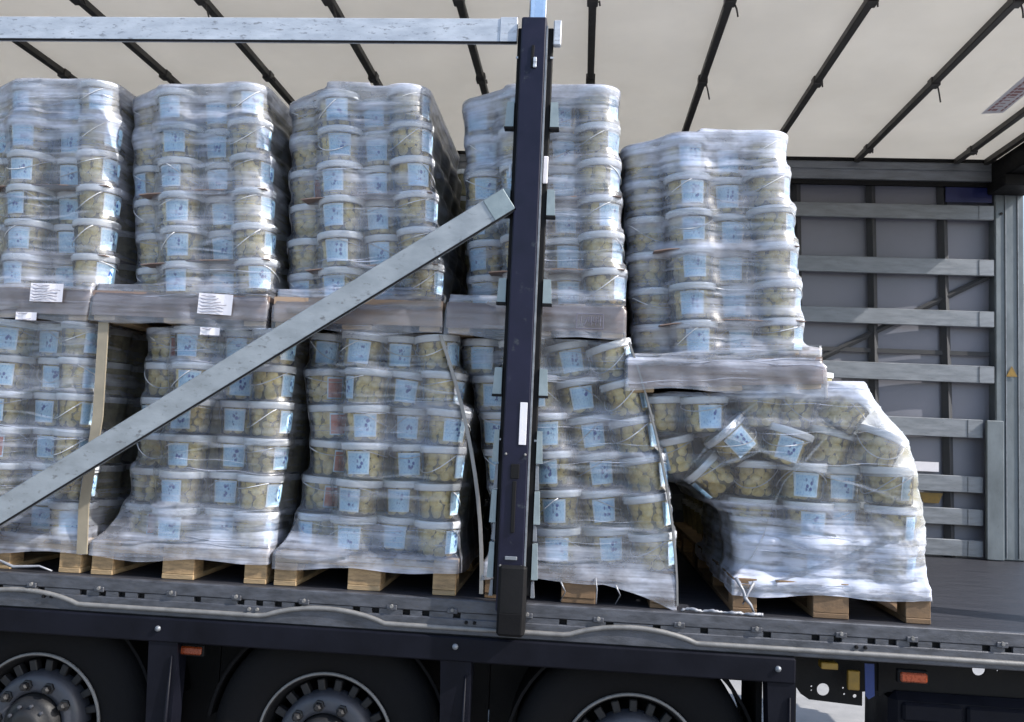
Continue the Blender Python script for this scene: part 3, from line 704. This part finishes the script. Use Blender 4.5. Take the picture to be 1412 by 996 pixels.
    if slack:
        for q in range(16):
            sg = rs.choice((-1, 1)); kz = rs.uniform(30, 90); ku = sg * rs.uniform(12, 45)
            env = np.exp(-((Z - rs.uniform(z0 + .1, z1)) / .22) ** 2) * (.5 + .5 * np.sin(U * rs.uniform(2, 7) + rs.uniform(0, 6)))
            W += (1 - np.abs(np.sin(kz * Z + ku * U + rs.uniform(0, 6)))) ** 4 * env * rs.uniform(.003, .008)
    for q in range(10):
        ku = rs.uniform(30, 70); W += np.exp(-((Z - z0) / .10) ** 2) * np.sin(ku * U + 14 * Z + rs.uniform(0, 6)) * .0010
    Rr += W
    hem = .008 * np.sin(per_len * 5 + seed) + .008 * np.sin(per_len * 13 + 2 * seed)
    V = np.zeros((len(zs), len(th), 3)); V[:, :, 0] = cz[:, 0][:, None] + Rr * dirs[:, 0]; V[:, :, 1] = cz[:, 1][:, None] + Rr * dirs[:, 1]
    V[:, :, 2] = zs[:, None] + hem[None] * np.exp(-((zs - z0) / .05) ** 2)[:, None]
    if hang:
        hw_ = np.clip((V[0, :, 0] - hang) / .30, 0, 1) * (V[0, :, 1] < .3)
        V[:, :, 2] -= .085 * hw_[None] * np.exp(-((zs - z0) / .05) ** 2)[:, None]
    # layers: how many turns of film lie over each height
    L = np.full(len(zs), 1.)
    for q in range(9): L += rs.uniform(.0, .5) * (np.abs(zs - rs.uniform(z0, z1)) < rs.uniform(.02, .07))
    L += 1.9 * np.exp(-((zs - z0) / .16) ** 2)
    if cap: L += 1.9 * np.exp(-((zs - z1) / .25) ** 2)
    L += .9 * np.exp(-((((zs - z0) % .164) - .06) / .018) ** 2) * rs.uniform(.3, 1.3)
    if layf is not None: L = L * layf(zs)
    if tray_z: L = np.where(zs < tray_z, .75, L)
    L2 = np.repeat(L[:, None], len(th), 1) * (.75 + .5 * (.5 + .5 * np.sin(U * 3.1 + Z * 9 + seed)))
    L2 = L2 * dens
    rows = [V]; lay = [L2]
    if cap:
        top = V[-1].copy(); c3 = np.array([cz[-1, 0], cz[-1, 1], 0])
        for sc, dzv in ((.985, .006), (.95, .009), (.85, .007), (.6, .002), (.3, .0), (.02, .0)):
            t = top.copy(); t[:, :2] = c3[:2] + (t[:, :2] - c3[:2]) * sc; t[:, 2] = top[:, 2] + dzv + .004 * np.sin(th * 7 + sc * 20); rows.append(t[None]); lay.append((L2[-1] * .9)[None])
    A = np.vstack(rows); La = np.vstack(lay); nr, nc = A.shape[:2]
    idx = np.arange(nr * nc).reshape(nr, nc); nxt = np.roll(idx, -1, axis=1)
    F = np.stack([idx[:-1], nxt[:-1], nxt[1:], idx[1:]], -1).reshape(-1, 4)
    me = bpy.data.meshes.new(name); me.from_pydata(A.reshape(-1, 3).tolist(), [], F.tolist()); me.materials.append(M['film'])
    at = me.attributes.new('layers', 'FLOAT', 'POINT'); at.data.foreach_set('value', La.reshape(-1).astype(np.float32))
    me.polygons.foreach_set('use_smooth', [True] * len(me.polygons)); me.update()
    o = put(name, me); tag(o, label, 'stretch film', 'stretch film wrapped round the loads')
    # folded edges and gathered strands lying on the film
    fb = MB(); nf = np.arange(len(np.arange(-.4, .4, front)))
    lvl = np.linspace(z0 + .02, z1 - .02, 14)
    foldw = []
    for q in range(24 if slack else 18):
        zc = rs.uniform(z0 + .02, z1 - .02); sl_ = rs.uniform(-.05, .09) * (5 if slack and q % 2 else 1); a0 = rs.randint(-6, len(nf) // 2); a1 = a0 + rs.randint(len(nf) // 3, len(nf) + 6)
        big = q % 2; wd = rs.uniform(.0012, .003) if not big else rs.uniform(.008, .022); sl_ = sl_ * (2.2 if big else 1); up = []; dn = []
        for a_ in range(a0, min(a1, len(nf) + 8)):
            zz = zc + sl_ * (a_ - a0) * front + .004 * math.sin(a_ * .3 + q); 
            if zz < z0 + .005 or zz > z1 - .005: continue
            fi = (zz - z0) / dz; i0 = int(fi); fr_ = fi - i0
            if i0 + 1 >= len(zs): continue
            p = V[i0, a_ % nc] * (1 - fr_) + V[i0 + 1, a_ % nc] * fr_; d2 = dirs[a_ % nc]
            wv = wd * (.4 + .6 * abs(math.sin((a_ - a0) * .09 + q)))
            up.append((p[0] + d2[0] * .003, p[1] + d2[1] * .003, zz + wv)); dn.append((p[0] + d2[0] * .004, p[1] + d2[1] * .004, zz - wv))
        if len(up) > 4:
            n_ = len(up); md = [tuple((a_ + b_) / 2 for a_, b_ in zip(p_, q_)) for p_, q_ in zip(up, dn)]; wv_ = .55 if big else 1.1
            en = [min(1, i / 8, (n_ - 1 - i) / 8) for i in range(n_)]
            foldw += [0.] * n_ + [wv_ * e_ for e_ in en] + [0.] * n_
            fb.add(dn + md + up, [(i + k * n_, i + 1 + k * n_, n_ + i + 1 + k * n_, n_ + i + k * n_) for k in (0, 1) for i in range(n_ - 1)])
    fm_ = fb.mesh('film_folds', 'fold', True); at = fm_.attributes.new('layers', 'FLOAT', 'POINT'); at.data.foreach_set('value', np.array(foldw, np.float32))
    fo = put('film_folds', fm_, o); fo['kind'] = 'stuff'
    return o, V, zs

# ------------------------------------------------------------------ loads
ordn = ['bottom layer', 'second layer up', 'third layer up', 'third layer down', 'second layer down', 'topmost layer']
coln = {'A': 'outer left column', 'F': 'front left column', 'R': 'recessed middle column', 'D': 'front right column'}
COLS = {'A': (-.51, .27), 'F': (-.34, .155), 'R': (-.17, .27), 'D': (0., .155)}
stackn = ['leftmost stack', 'second stack from left', 'middle stack', 'stack behind the post', 'rightmost stack']
def rotY(a): return Matrix.Rotation(-a, 4, 'Y')     # positive a: top leans to the left
def load(si, upper, base, dx, sx, seed, jit=.004, tiltf=None, redA=(), boards=(), skip=None):
    """base: matrix of load frame (origin under column D at y=0, z at pallet top); dx(z): sideways shift per layer"""
    rs = random.Random(seed); lvl = 'upper' if upper else 'lower'
    mats = []
    for L in range(6):
        z = TH * L + .002
        for k in range(5):
            for cn, (cx, cy) in COLS.items():
                x = cx * sx(z) + dx(z) + rs.uniform(-jit, jit); y = cy + .23 * k + rs.uniform(-jit, jit) * 1.2
                if k == 0 and cn in 'FD': y += rs.uniform(-.004, .004)
                tl_ = tiltf(z, cx) if tiltf else 0
                Mx = base @ Matrix.Translation((x, y, z)) @ rotY(tl_ + rs.uniform(-.012, .012)) @ Matrix.Rotation(rs.uniform(-.012, .012), 4, 'X')
                mats.append(Mx)
                if k == 0:
                    lr = {'A': rs.choice((-.6, .1, -.3)), 'F': rs.uniform(-.25, .3), 'R': rs.uniform(-.15, .25), 'D': rs.uniform(1.12, 1.42) if si < 3 else rs.uniform(.95, 1.25)}[cn]
                    if cn == 'D' and rs.random() < .1: lr = .5
                    if si == 3 and not upper and cn == 'D': lr = 1.15
                    hr = {'A': .5, 'F': rs.choice((-1.3, 1.6, 3.0)), 'R': rs.uniform(-3, 3), 'D': rs.choice((-.9, -.75, 2.2))}[cn]
                    red = (cn == 'A' or (si == 0 and not upper and cn == 'F')) and L in redA
                    if red and cn == 'A': lr = rs.uniform(.55, .9)
                    lab = ('red labelled clear tub of pale produce, ' if red else 'clear tub, ') + coln[cn] + ', ' + ordn[L] + ' in ' + lvl + ' load of ' + stackn[si]
                    if len(lab.split()) > 16: lab = lab.replace('clear tub of pale produce', 'tub')
                    if si == 3 and cn == 'R' : lr = .2
                    if si == 2 and not upper and cn == 'F' and L == 4: lr = -1.0; Mx = Tr((.030, -.022, 0)) @ Mx; mats[-1] = Mx
                    if si == 2 and not upper and cn == 'F' and L == 3: Mx = Tr((.012, -.012, 0)) @ Mx; mats[-1] = Mx
                    tub(Mx, lab, lr, hr, red, has_label=(cn != 'A' or red or si in (3,) or rs.random() < .35))
                else: hidden_tub(Mx)
    return mats
def sheet(Mx, w_, z, label, droop=.01, m='card'):
    q = MB(); vs = []; fs = []
    nx_, ny_ = 10, 4
    for s_ in (0, .004):
        for i in range(nx_ + 1):
            for j in range(ny_ + 1): vs.append((-w_ / 2 + w_ * i / nx_, .066 + 1.09 * j / ny_, z + s_ - (droop if j == 0 else 0) * (1 if i in (0, nx_) else .4 + .3 * math.sin(i))))
    n1 = (nx_ + 1) * (ny_ + 1)
    for i in range(nx_):
        for j in range(ny_):
            a = i * (ny_ + 1) + j; fs.append((a, a + 1, a + ny_ + 2, a + ny_ + 1)); fs.append((n1 + a, n1 + a + ny_ + 1, n1 + a + ny_ + 2, n1 + a + 1))
    for i in range(nx_): a = i * (ny_ + 1); b = a + ny_ + 1; fs.append((a, b, n1 + b, n1 + a)); a += ny_; b += ny_; fs.append((b, a, n1 + a, n1 + b))
    for j in range(ny_): a = j; fs.append((a + 1, a, n1 + a, n1 + a + 1)); a = nx_ * (ny_ + 1) + j; fs.append((a, a + 1, n1 + a + 1, n1 + a))
    o = q.add(vs, fs).obj('cardboard_sheet', m); o.matrix_world = Mx
    return tag(o, label, 'cardboard sheet', 'cardboard sheets between tub layers')

Tr = Matrix.Translation
PH = .144
# centre x of pallets / tub column D (right-most front tub), lower then upper
lowP = [-2.335, -1.485, -.650, .275, 1.317]
lowD = [-2.05, -1.185, -.362, .606, 1.585]
upP = [-2.385, -1.566, -.747, .044, None]
UW = [.80, .815, .755, .775]
upD = [-2.04, -1.256, -.480, .343, None]
UPZ = 1.134
lean_u = [rad(2.9), rad(6.5), rad(7.4), rad(4.5)]
low_dx = [lambda z: -.03 * z,
          lambda z: .035 * min(1, z / .4) + (-.0 * z),
          lambda z: -.012 + (.05 * math.sin(z * 2.6) - .15 * max(0, z - .45)),
          lambda z: -.03 * z - .215 * (max(0, z + .1) / 1.07) ** 1.8,
          None]
for i in range(5):
    pallet(Tr((lowP[i], .05, .001)), ('pale wooden pallet under the ', 'yellowish wooden pallet under the ', 'pale wooden pallet under the ', 'dark wooden pallet under the ', 'dark brown pallet under the ')[i] + stackn[i] + ', on the trailer bed', PO if i in (3, 4) else PB)
# loads 1-4, lower
for i in range(4):
    base = Tr((lowD[i], 0, .001 + PH))
    tf = None
    if i == 3: tf = lambda z, cx: rad(2 + 14 * (max(0, cx + .5) / .5) * (.35 + z))
    if i == 2: tf = lambda z, cx: rad((2 + 4 * z) * math.sin(z * 9 + cx * 7))
    if i == 0: tf = lambda z, cx: rad(-1)
    mats = load(i, False, base, low_dx[i], lambda z, i=i: (1.04, 1.10, 1.10, 1.21)[i], 20 + i, jit=(.006, .005, .015, .010)[i], tiltf=tf, redA={0: (0, 1, 2), 1: (5, 0), 2: (2, 3, 4, 1), 3: ()}[i])
    rects = [(Tr((lowP[i], .04, .09)), .82, 1.22, .05)]
    film(mats, rects, .085, UPZ - .004, 'stretch film round the lower load of the ' + stackn[i], cap=False, seed=3 + i, dens=(.66, .62, .54, .56)[i], flare=(.36, .36, .34, .50)[i], hang=(0, 0, 0, .38)[i], layf=lambda z: np.where(z < .40, 1.0, np.where(z > 1.0, 1.3, .85)))
# loads 1-4, upper
for i in range(4):
    pm_ = Tr((upP[i], .045, UPZ)) @ rotY(rad(-.3 if i < 2 else .2)) @ Matrix.Diagonal((UW[i] / .81, 1, 1, 1))
    pallet(pm_ @ Tr((0, 0, .001)), 'film covered pallet between the lower and upper loads of the ' + stackn[i])
    tray(pm_ @ Tr((0, -.006, .0)) @ Tr((0, 0, .0235)), ('grey', 'grey', 'tan', 'grey')[i] + ' cardboard tray over the raised pallet of the ' + stackn[i], 'card' if i == 2 else 'card_grey')
    base = Tr((upD[i], 0, UPZ + .150)) @ rotY(lean_u[i] * .6)
    mats = load(i, True, base, lambda z, a=lean_u[i] * .4: -a * z, lambda z, i=i: (1., 1.02, 1.09 - .155 * z, 1.03)[i], 40 + i, jit=.005, redA={2: (3,)}.get(i, ()))
    film(mats, [(pm_ @ Tr((0, -.020, 0)), .822, 1.235, .152)], UPZ - .012, UPZ + .15 + .99, 'stretch film round the upper load of the ' + stackn[i], cap=True, seed=13 + i, dens=(.8, .8, .72, .95)[i], tray_z=UPZ + .14)
    for q, zc in ((1, TH * 1), (3, TH * 3)):
        sheet(base @ Tr((-.205 - lean_u[i] * .4 * zc, .0, 0)), .60, zc - .0035, ('lower' if q == 1 else 'higher') + ' cardboard sheet between tubs in the upper load of the ' + stackn[i], .01, 'card_grey')

# load 5, upper: tilted as one on the collapsed lower load
tilt5 = rad(3.4)
b5 = Tr((.866, .045, .925)) @ rotY(tilt5)
pallet(b5 @ Tr((0, 0, .001)), 'film covered tilted pallet carried by the collapsed tubs of the rightmost stack')
tray(b5 @ Tr((0, -.006, .0235)), 'grey cardboard tray over the tilted pallet of the rightmost stack')
base5 = b5 @ Tr((.268, -.045, .150))
mats = load(4, True, base5, lambda z: -.045 * z, lambda z: 1.08 - .05 * z, 77, jit=.006)
film(mats, [(b5 @ Tr((0, -.020, 0)), .835, 1.235, .152)], .915, .925 + .15 + 1.005, 'bright stretch film round the tilted upper load of the rightmost stack', cap=True, seed=31, dens=1.1, tray_z=1.03)
for q, zc in ((1, TH * 1), (3, TH * 3)):
    sheet(base5 @ Tr((-.215 - .045 * zc, .0, 0)), .62, zc - .0035, ('lower' if q == 1 else 'higher') + ' cardboard sheet in the tilted upper load of the rightmost stack', .02, 'card_grey')

# load 5, lower: three sound layers, the rest slumped to both sides
b = Tr((lowD[4], 0, .001 + PH)); mats5 = []
rs = random.Random(5)
for L in range(3):
    for k in range(5):
        for cn, (cx, cy) in COLS.items():
            Mx = b @ Tr((cx * (1 if cn != 'A' else 1.075) + rs.uniform(-.01, .01) - .01 * L, cy - (.06 if cn == 'A' else 0) + .23 * k + rs.uniform(-.008, .008), TH * L + .002)) @ rotY(rs.uniform(-.03, .03)); mats5.append(Mx)
            if k == 0: tub(Mx, 'clear tub, ' + coln[cn] + ', ' + ordn[L] + ' in the collapsed lower load of ' + stackn[4], {'D': .9}.get(cn, rs.uniform(-.2, .2)), rs.uniform(-1, 3), has_label=cn != 'A')
            else: hidden_tub(Mx)
# x of tub centre, z of tub centre, tilt (deg, + leans left), y, label turn
fallen = [(.600, .815, 4, .20, -1.2, 'upright tub tucked darkly under the left end of the tilted pallet'),
          (.800, .822, 4, .17, .15, 'level tub with a blue label just under the tilted pallet'),
          (.675, .640, 14, .22, -.9, 'shaded tub hanging at the far left of the collapsed load'),
          (.925, .712, 44, .14, .1, 'tub tipped far over, blue label slanting, in the collapsed load'),
          (.850, .560, 48, .22, -1.5, 'tub tipped on its side above the dark hollow of the collapsed load'),
          (1.140, .700, -16, .14, .0, 'tub tilted to the right with a blue label, beside the tipped one'),
          (1.215, .552, -2, .155, .0, None), (1.395, .545, 0, .26, .0, None), (1.585, .548, 3, .155, 2.6, None),
          (1.350, .705, -12, .24, 2.5, 'label-less recessed tub in the middle right of the collapsed load'),
          (1.525, .705, -20, .155, 2.4, 'olive coloured tub at the bulging right shoulder of the collapsed load'),
          (1.040, .855, 2, .17, 2.6, 'blurred tub under the middle of the tilted pallet'),
          (1.190, .862, -8, .22, 2.6, 'recessed tub under the right end of the tilted pallet'),
          (1.385, .865, -32, .16, 2.4, 'tub leaning outward at the top of the bulging right shoulder')]
for j, (x, z, a, y, lr, lb) in enumerate(fallen):
    if lb is None: lb = ['tub with square blue label in the fourth layer of the collapsed load', 'recessed tub with dark blue label in the fourth layer of the collapsed load', 'right edge tub in the fourth layer of the collapsed load'][j - 6]
    for k in range(5):
        z2 = z if k == 0 else z + rs.uniform(-.005, .005); aa = a if k == 0 else a * .5
        Mx = Tr((x + (rs.uniform(-.01, .01) if k else 0), y + .23 * k, z2)) @ rotY(rad(aa)) @ Tr((0, 0, -.08))
        mats5.append(Mx)
        if k == 0: tub(Mx, lb, lr, rs.uniform(-1, 1), has_label=abs(lr) < 2)
        else: hidden_tub(Mx)
film(mats5, [(Tr((lowP[4], .05, .09)), .80, 1.2, .05)], .085, .985, 'slack stretch film round the collapsed lower load of the rightmost stack', cap=True, seed=55, dens=1.0, slack=5, layf=lambda z: np.where(z < .46, 1.9, np.where(z > .9, .7, .25)))

# second row of loads across the bed, behind the first
for i in range(5):
    for up in (0, 1):
        if i == 4 and up: continue
        xc = (lowD[i] if not up else upD[i]); zb = (0.001 if not up else UPZ)
        for L in range(6):
            for k in range(5):
                for cn, (cx, cy) in COLS.items():
                    if 0 < k < 4 and cn in 'FR': continue
                    hidden_tub(Tr((xc + cx, 1.235 + cy + .225 * k, zb + PH + .005 + TH * L)))
        pallet(Tr((lowP[i] if not up else xc - .26, 1.265, zb + .001)), 'pallet of the ' + ('upper' if up else 'lower') + ' far side load behind the ' + stackn[i])
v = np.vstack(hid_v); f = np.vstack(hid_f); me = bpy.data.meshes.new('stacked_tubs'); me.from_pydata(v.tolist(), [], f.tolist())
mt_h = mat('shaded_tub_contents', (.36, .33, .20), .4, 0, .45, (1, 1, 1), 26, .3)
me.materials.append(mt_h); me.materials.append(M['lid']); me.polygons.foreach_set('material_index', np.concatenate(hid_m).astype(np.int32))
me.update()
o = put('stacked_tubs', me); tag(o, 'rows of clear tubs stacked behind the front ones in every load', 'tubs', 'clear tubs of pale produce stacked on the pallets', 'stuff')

# edge boards held by the film
def edge_board(pts, w_, y, label, th_=.006, m='board', depth=.06):
    q = MB(); vs = []; n_ = len(pts)
    for x, z in pts: vs += [(x, y, z), (x + w_, y - .001, z), (x + w_, y + th_, z), (x + th_, y + th_, z), (x + th_, y + depth, z), (x, y + depth, z)]
    fs = []
    for i in range(n_ - 1):
        for k in range(6): a = i * 6 + k; b_ = i * 6 + (k + 1) % 6; fs.append((a, b_, b_ + 6, a + 6))
    fs += [tuple(range(6))[::-1], tuple((n_ - 1) * 6 + k for k in range(6))]
    return tag(q.add(vs, fs).obj('edge_board', m), label, 'edge board')
edge_board([(-1.945 + .0, .09), (-1.955, .3), (-1.925, .7), (-1.935, 1.125)], .048, .030, 'wide beige edge board between the two leftmost lower loads')
def curve_edge(f, zs_, w_, label): return edge_board([(f(z), z) for z in zs_], w_, .034, label, .004, 'edge_grey', .04)
curve_edge(lambda z: -.145 - .232 * (z / 1.12) ** 2, np.linspace(.02, 1.12, 12), .016, 'thin curved board along the left edge of the leaning load behind the post')
curve_edge(lambda z: .685 - .235 * (max(0, z) / 1.12) ** 1.8, np.linspace(.02, 1.12, 12), .008, 'thin curved board along the right edge of the leaning load behind the post')

# paper notes and the boxed marking on the film over the trays
def note(x, z, w_, h_, y, label, lines=7, tilt=0, seed=1):
    rs = random.Random(seed); n0 = thing('paper_note', label, 'paper note', (x, y, z))
    n0.rotation_euler = (0, tilt, 0)
    nx_ = 8; vs = [(-w_ / 2 + w_ * i / nx_, .0015 * math.sin(i * 1.3), -h_ / 2 + h_ * j) for i in range(nx_ + 1) for j in (0, 1)]
    MB().add(vs + [(a, b + .001, c) for a, b, c in vs], [(2 * i, 2 * i + 2, 2 * i + 3, 2 * i + 1) for i in range(nx_)] + [(18 + 2 * i + 1, 18 + 2 * i + 3, 18 + 2 * i + 2, 18 + 2 * i) for i in range(nx_)]).obj('sheet', 'paper', n0)
    q = MB()
    for k in range(lines):
        z_ = h_ * .40 - k * h_ * .8 / (lines - 1); pts = [(-w_ * .42 + w_ * .84 * i / 10, -.0032, z_ + rs.uniform(-.0025, .0025) - .004 * math.sin(i * .5 + k * .3)) for i in range(rs.randint(6, 11))]
        q.tube(pts, .0011, 4)
    q.obj('handwriting', 'ink', n0)
note(-2.178, 1.249, .156, .084, .006, 'white paper note with grey handwriting on the leftmost tray', 6, 0, 1)
note(-1.385, 1.221, .158, .092, .006, 'white paper note with grey handwriting on the second tray from left', 6, rad(2), 2)
note(-2.265, 1.138, .10, .036, .006, 'small pale paper tab under the leftmost tray', 2, 0, 3)
note(-1.40, 1.098, .09, .034, .006, 'small pale paper tab under the second tray from left', 2, 0, 4)
q = MB(); x0, x1, z0, z1, y = .224, .338, 1.168, 1.232, .010
for a in (([(x0, z0), (x1, z0)]), ([(x1, z0), (x1, z1)]), ([(x1, z1), (x0, z1)]), ([(x0, z1), (x0, z0)]), ([(x0 + .018, z0 + .014), (x0 + .019, z1 - .010)]), ([(x0 + .030, z0 + .010), (x0 + .046, z1 - .014)]),
          ([(x0 + .052, z1 - .010), (x0 + .050, z0 + .030), (x0 + .064, z0 + .030)]), ([(x0 + .062, z1 - .010), (x0 + .062, z0 + .014)]),
          ([(x0 + .072, z1 - .010), (x0 + .070, z0 + .030), (x0 + .084, z0 + .030)]), ([(x0 + .082, z1 - .010), (x0 + .082, z0 + .014)]), ([(x0 + .092, z1 - .010), (x0 + .090, z0 + .030), (x0 + .106, z0 + .030)]), ([(x0 + .102, z1 - .010), (x0 + .102, z0 + .014)])):
    q.tube([(p[0], y, p[1]) for p in a], .0014, 4)
tag(q.obj('boxed_marking', 'ink'), 'dark boxed handwritten marking on the tray right of the post', 'marking')

# torn hanging strands of film at the bottom hems
def strand(pts, r, label):
    o = MB().tube(pts, r, 5).obj('film_scrap', 'scrap', None, True); tag(o, label, 'film scrap')
strand([(.925, .035, .150), (.955, .022, .10), (.962, .015, .07), (.985, .012, .045), (1.0, .010, .008)], [.010, .006, .009, .006, .004], 'torn knot of film hanging from the lower left of the rightmost load')
strand([(1.0, .030, .135), (.975, .022, .09), (.965, .016, .075), (.952, .012, .045)], [.008, .005, .008, .004], 'second short film tail beside the knot on the rightmost load')
for k_ in (0, 2):
    xx = .20 + .115 * k_
    if k_ != 3: strand([(xx, .034, .09), (xx + .02, .028, .05), (xx + .012 * (k_ % 2), .024, .012)], [.005, .0025, .002], ('first', 'second', 'third', 'fourth', 'last')[k_] + ' thin film strand from the left under the leaning load right of the post')
strand([(.345, .03, .115), (.352, .02, .07), (.350, .015, .012)], [.004, .003, .003], 'thin film strand hanging beside the middle block right of the post')
strand([(-2.34, .03, .10), (-2.30, .02, .045), (-2.22, .012, .02), (-2.10, .012, .03), (-2.04, .012, .012)], [.008, .006, .008, .005, .004], 'ragged film tail under the leftmost load')
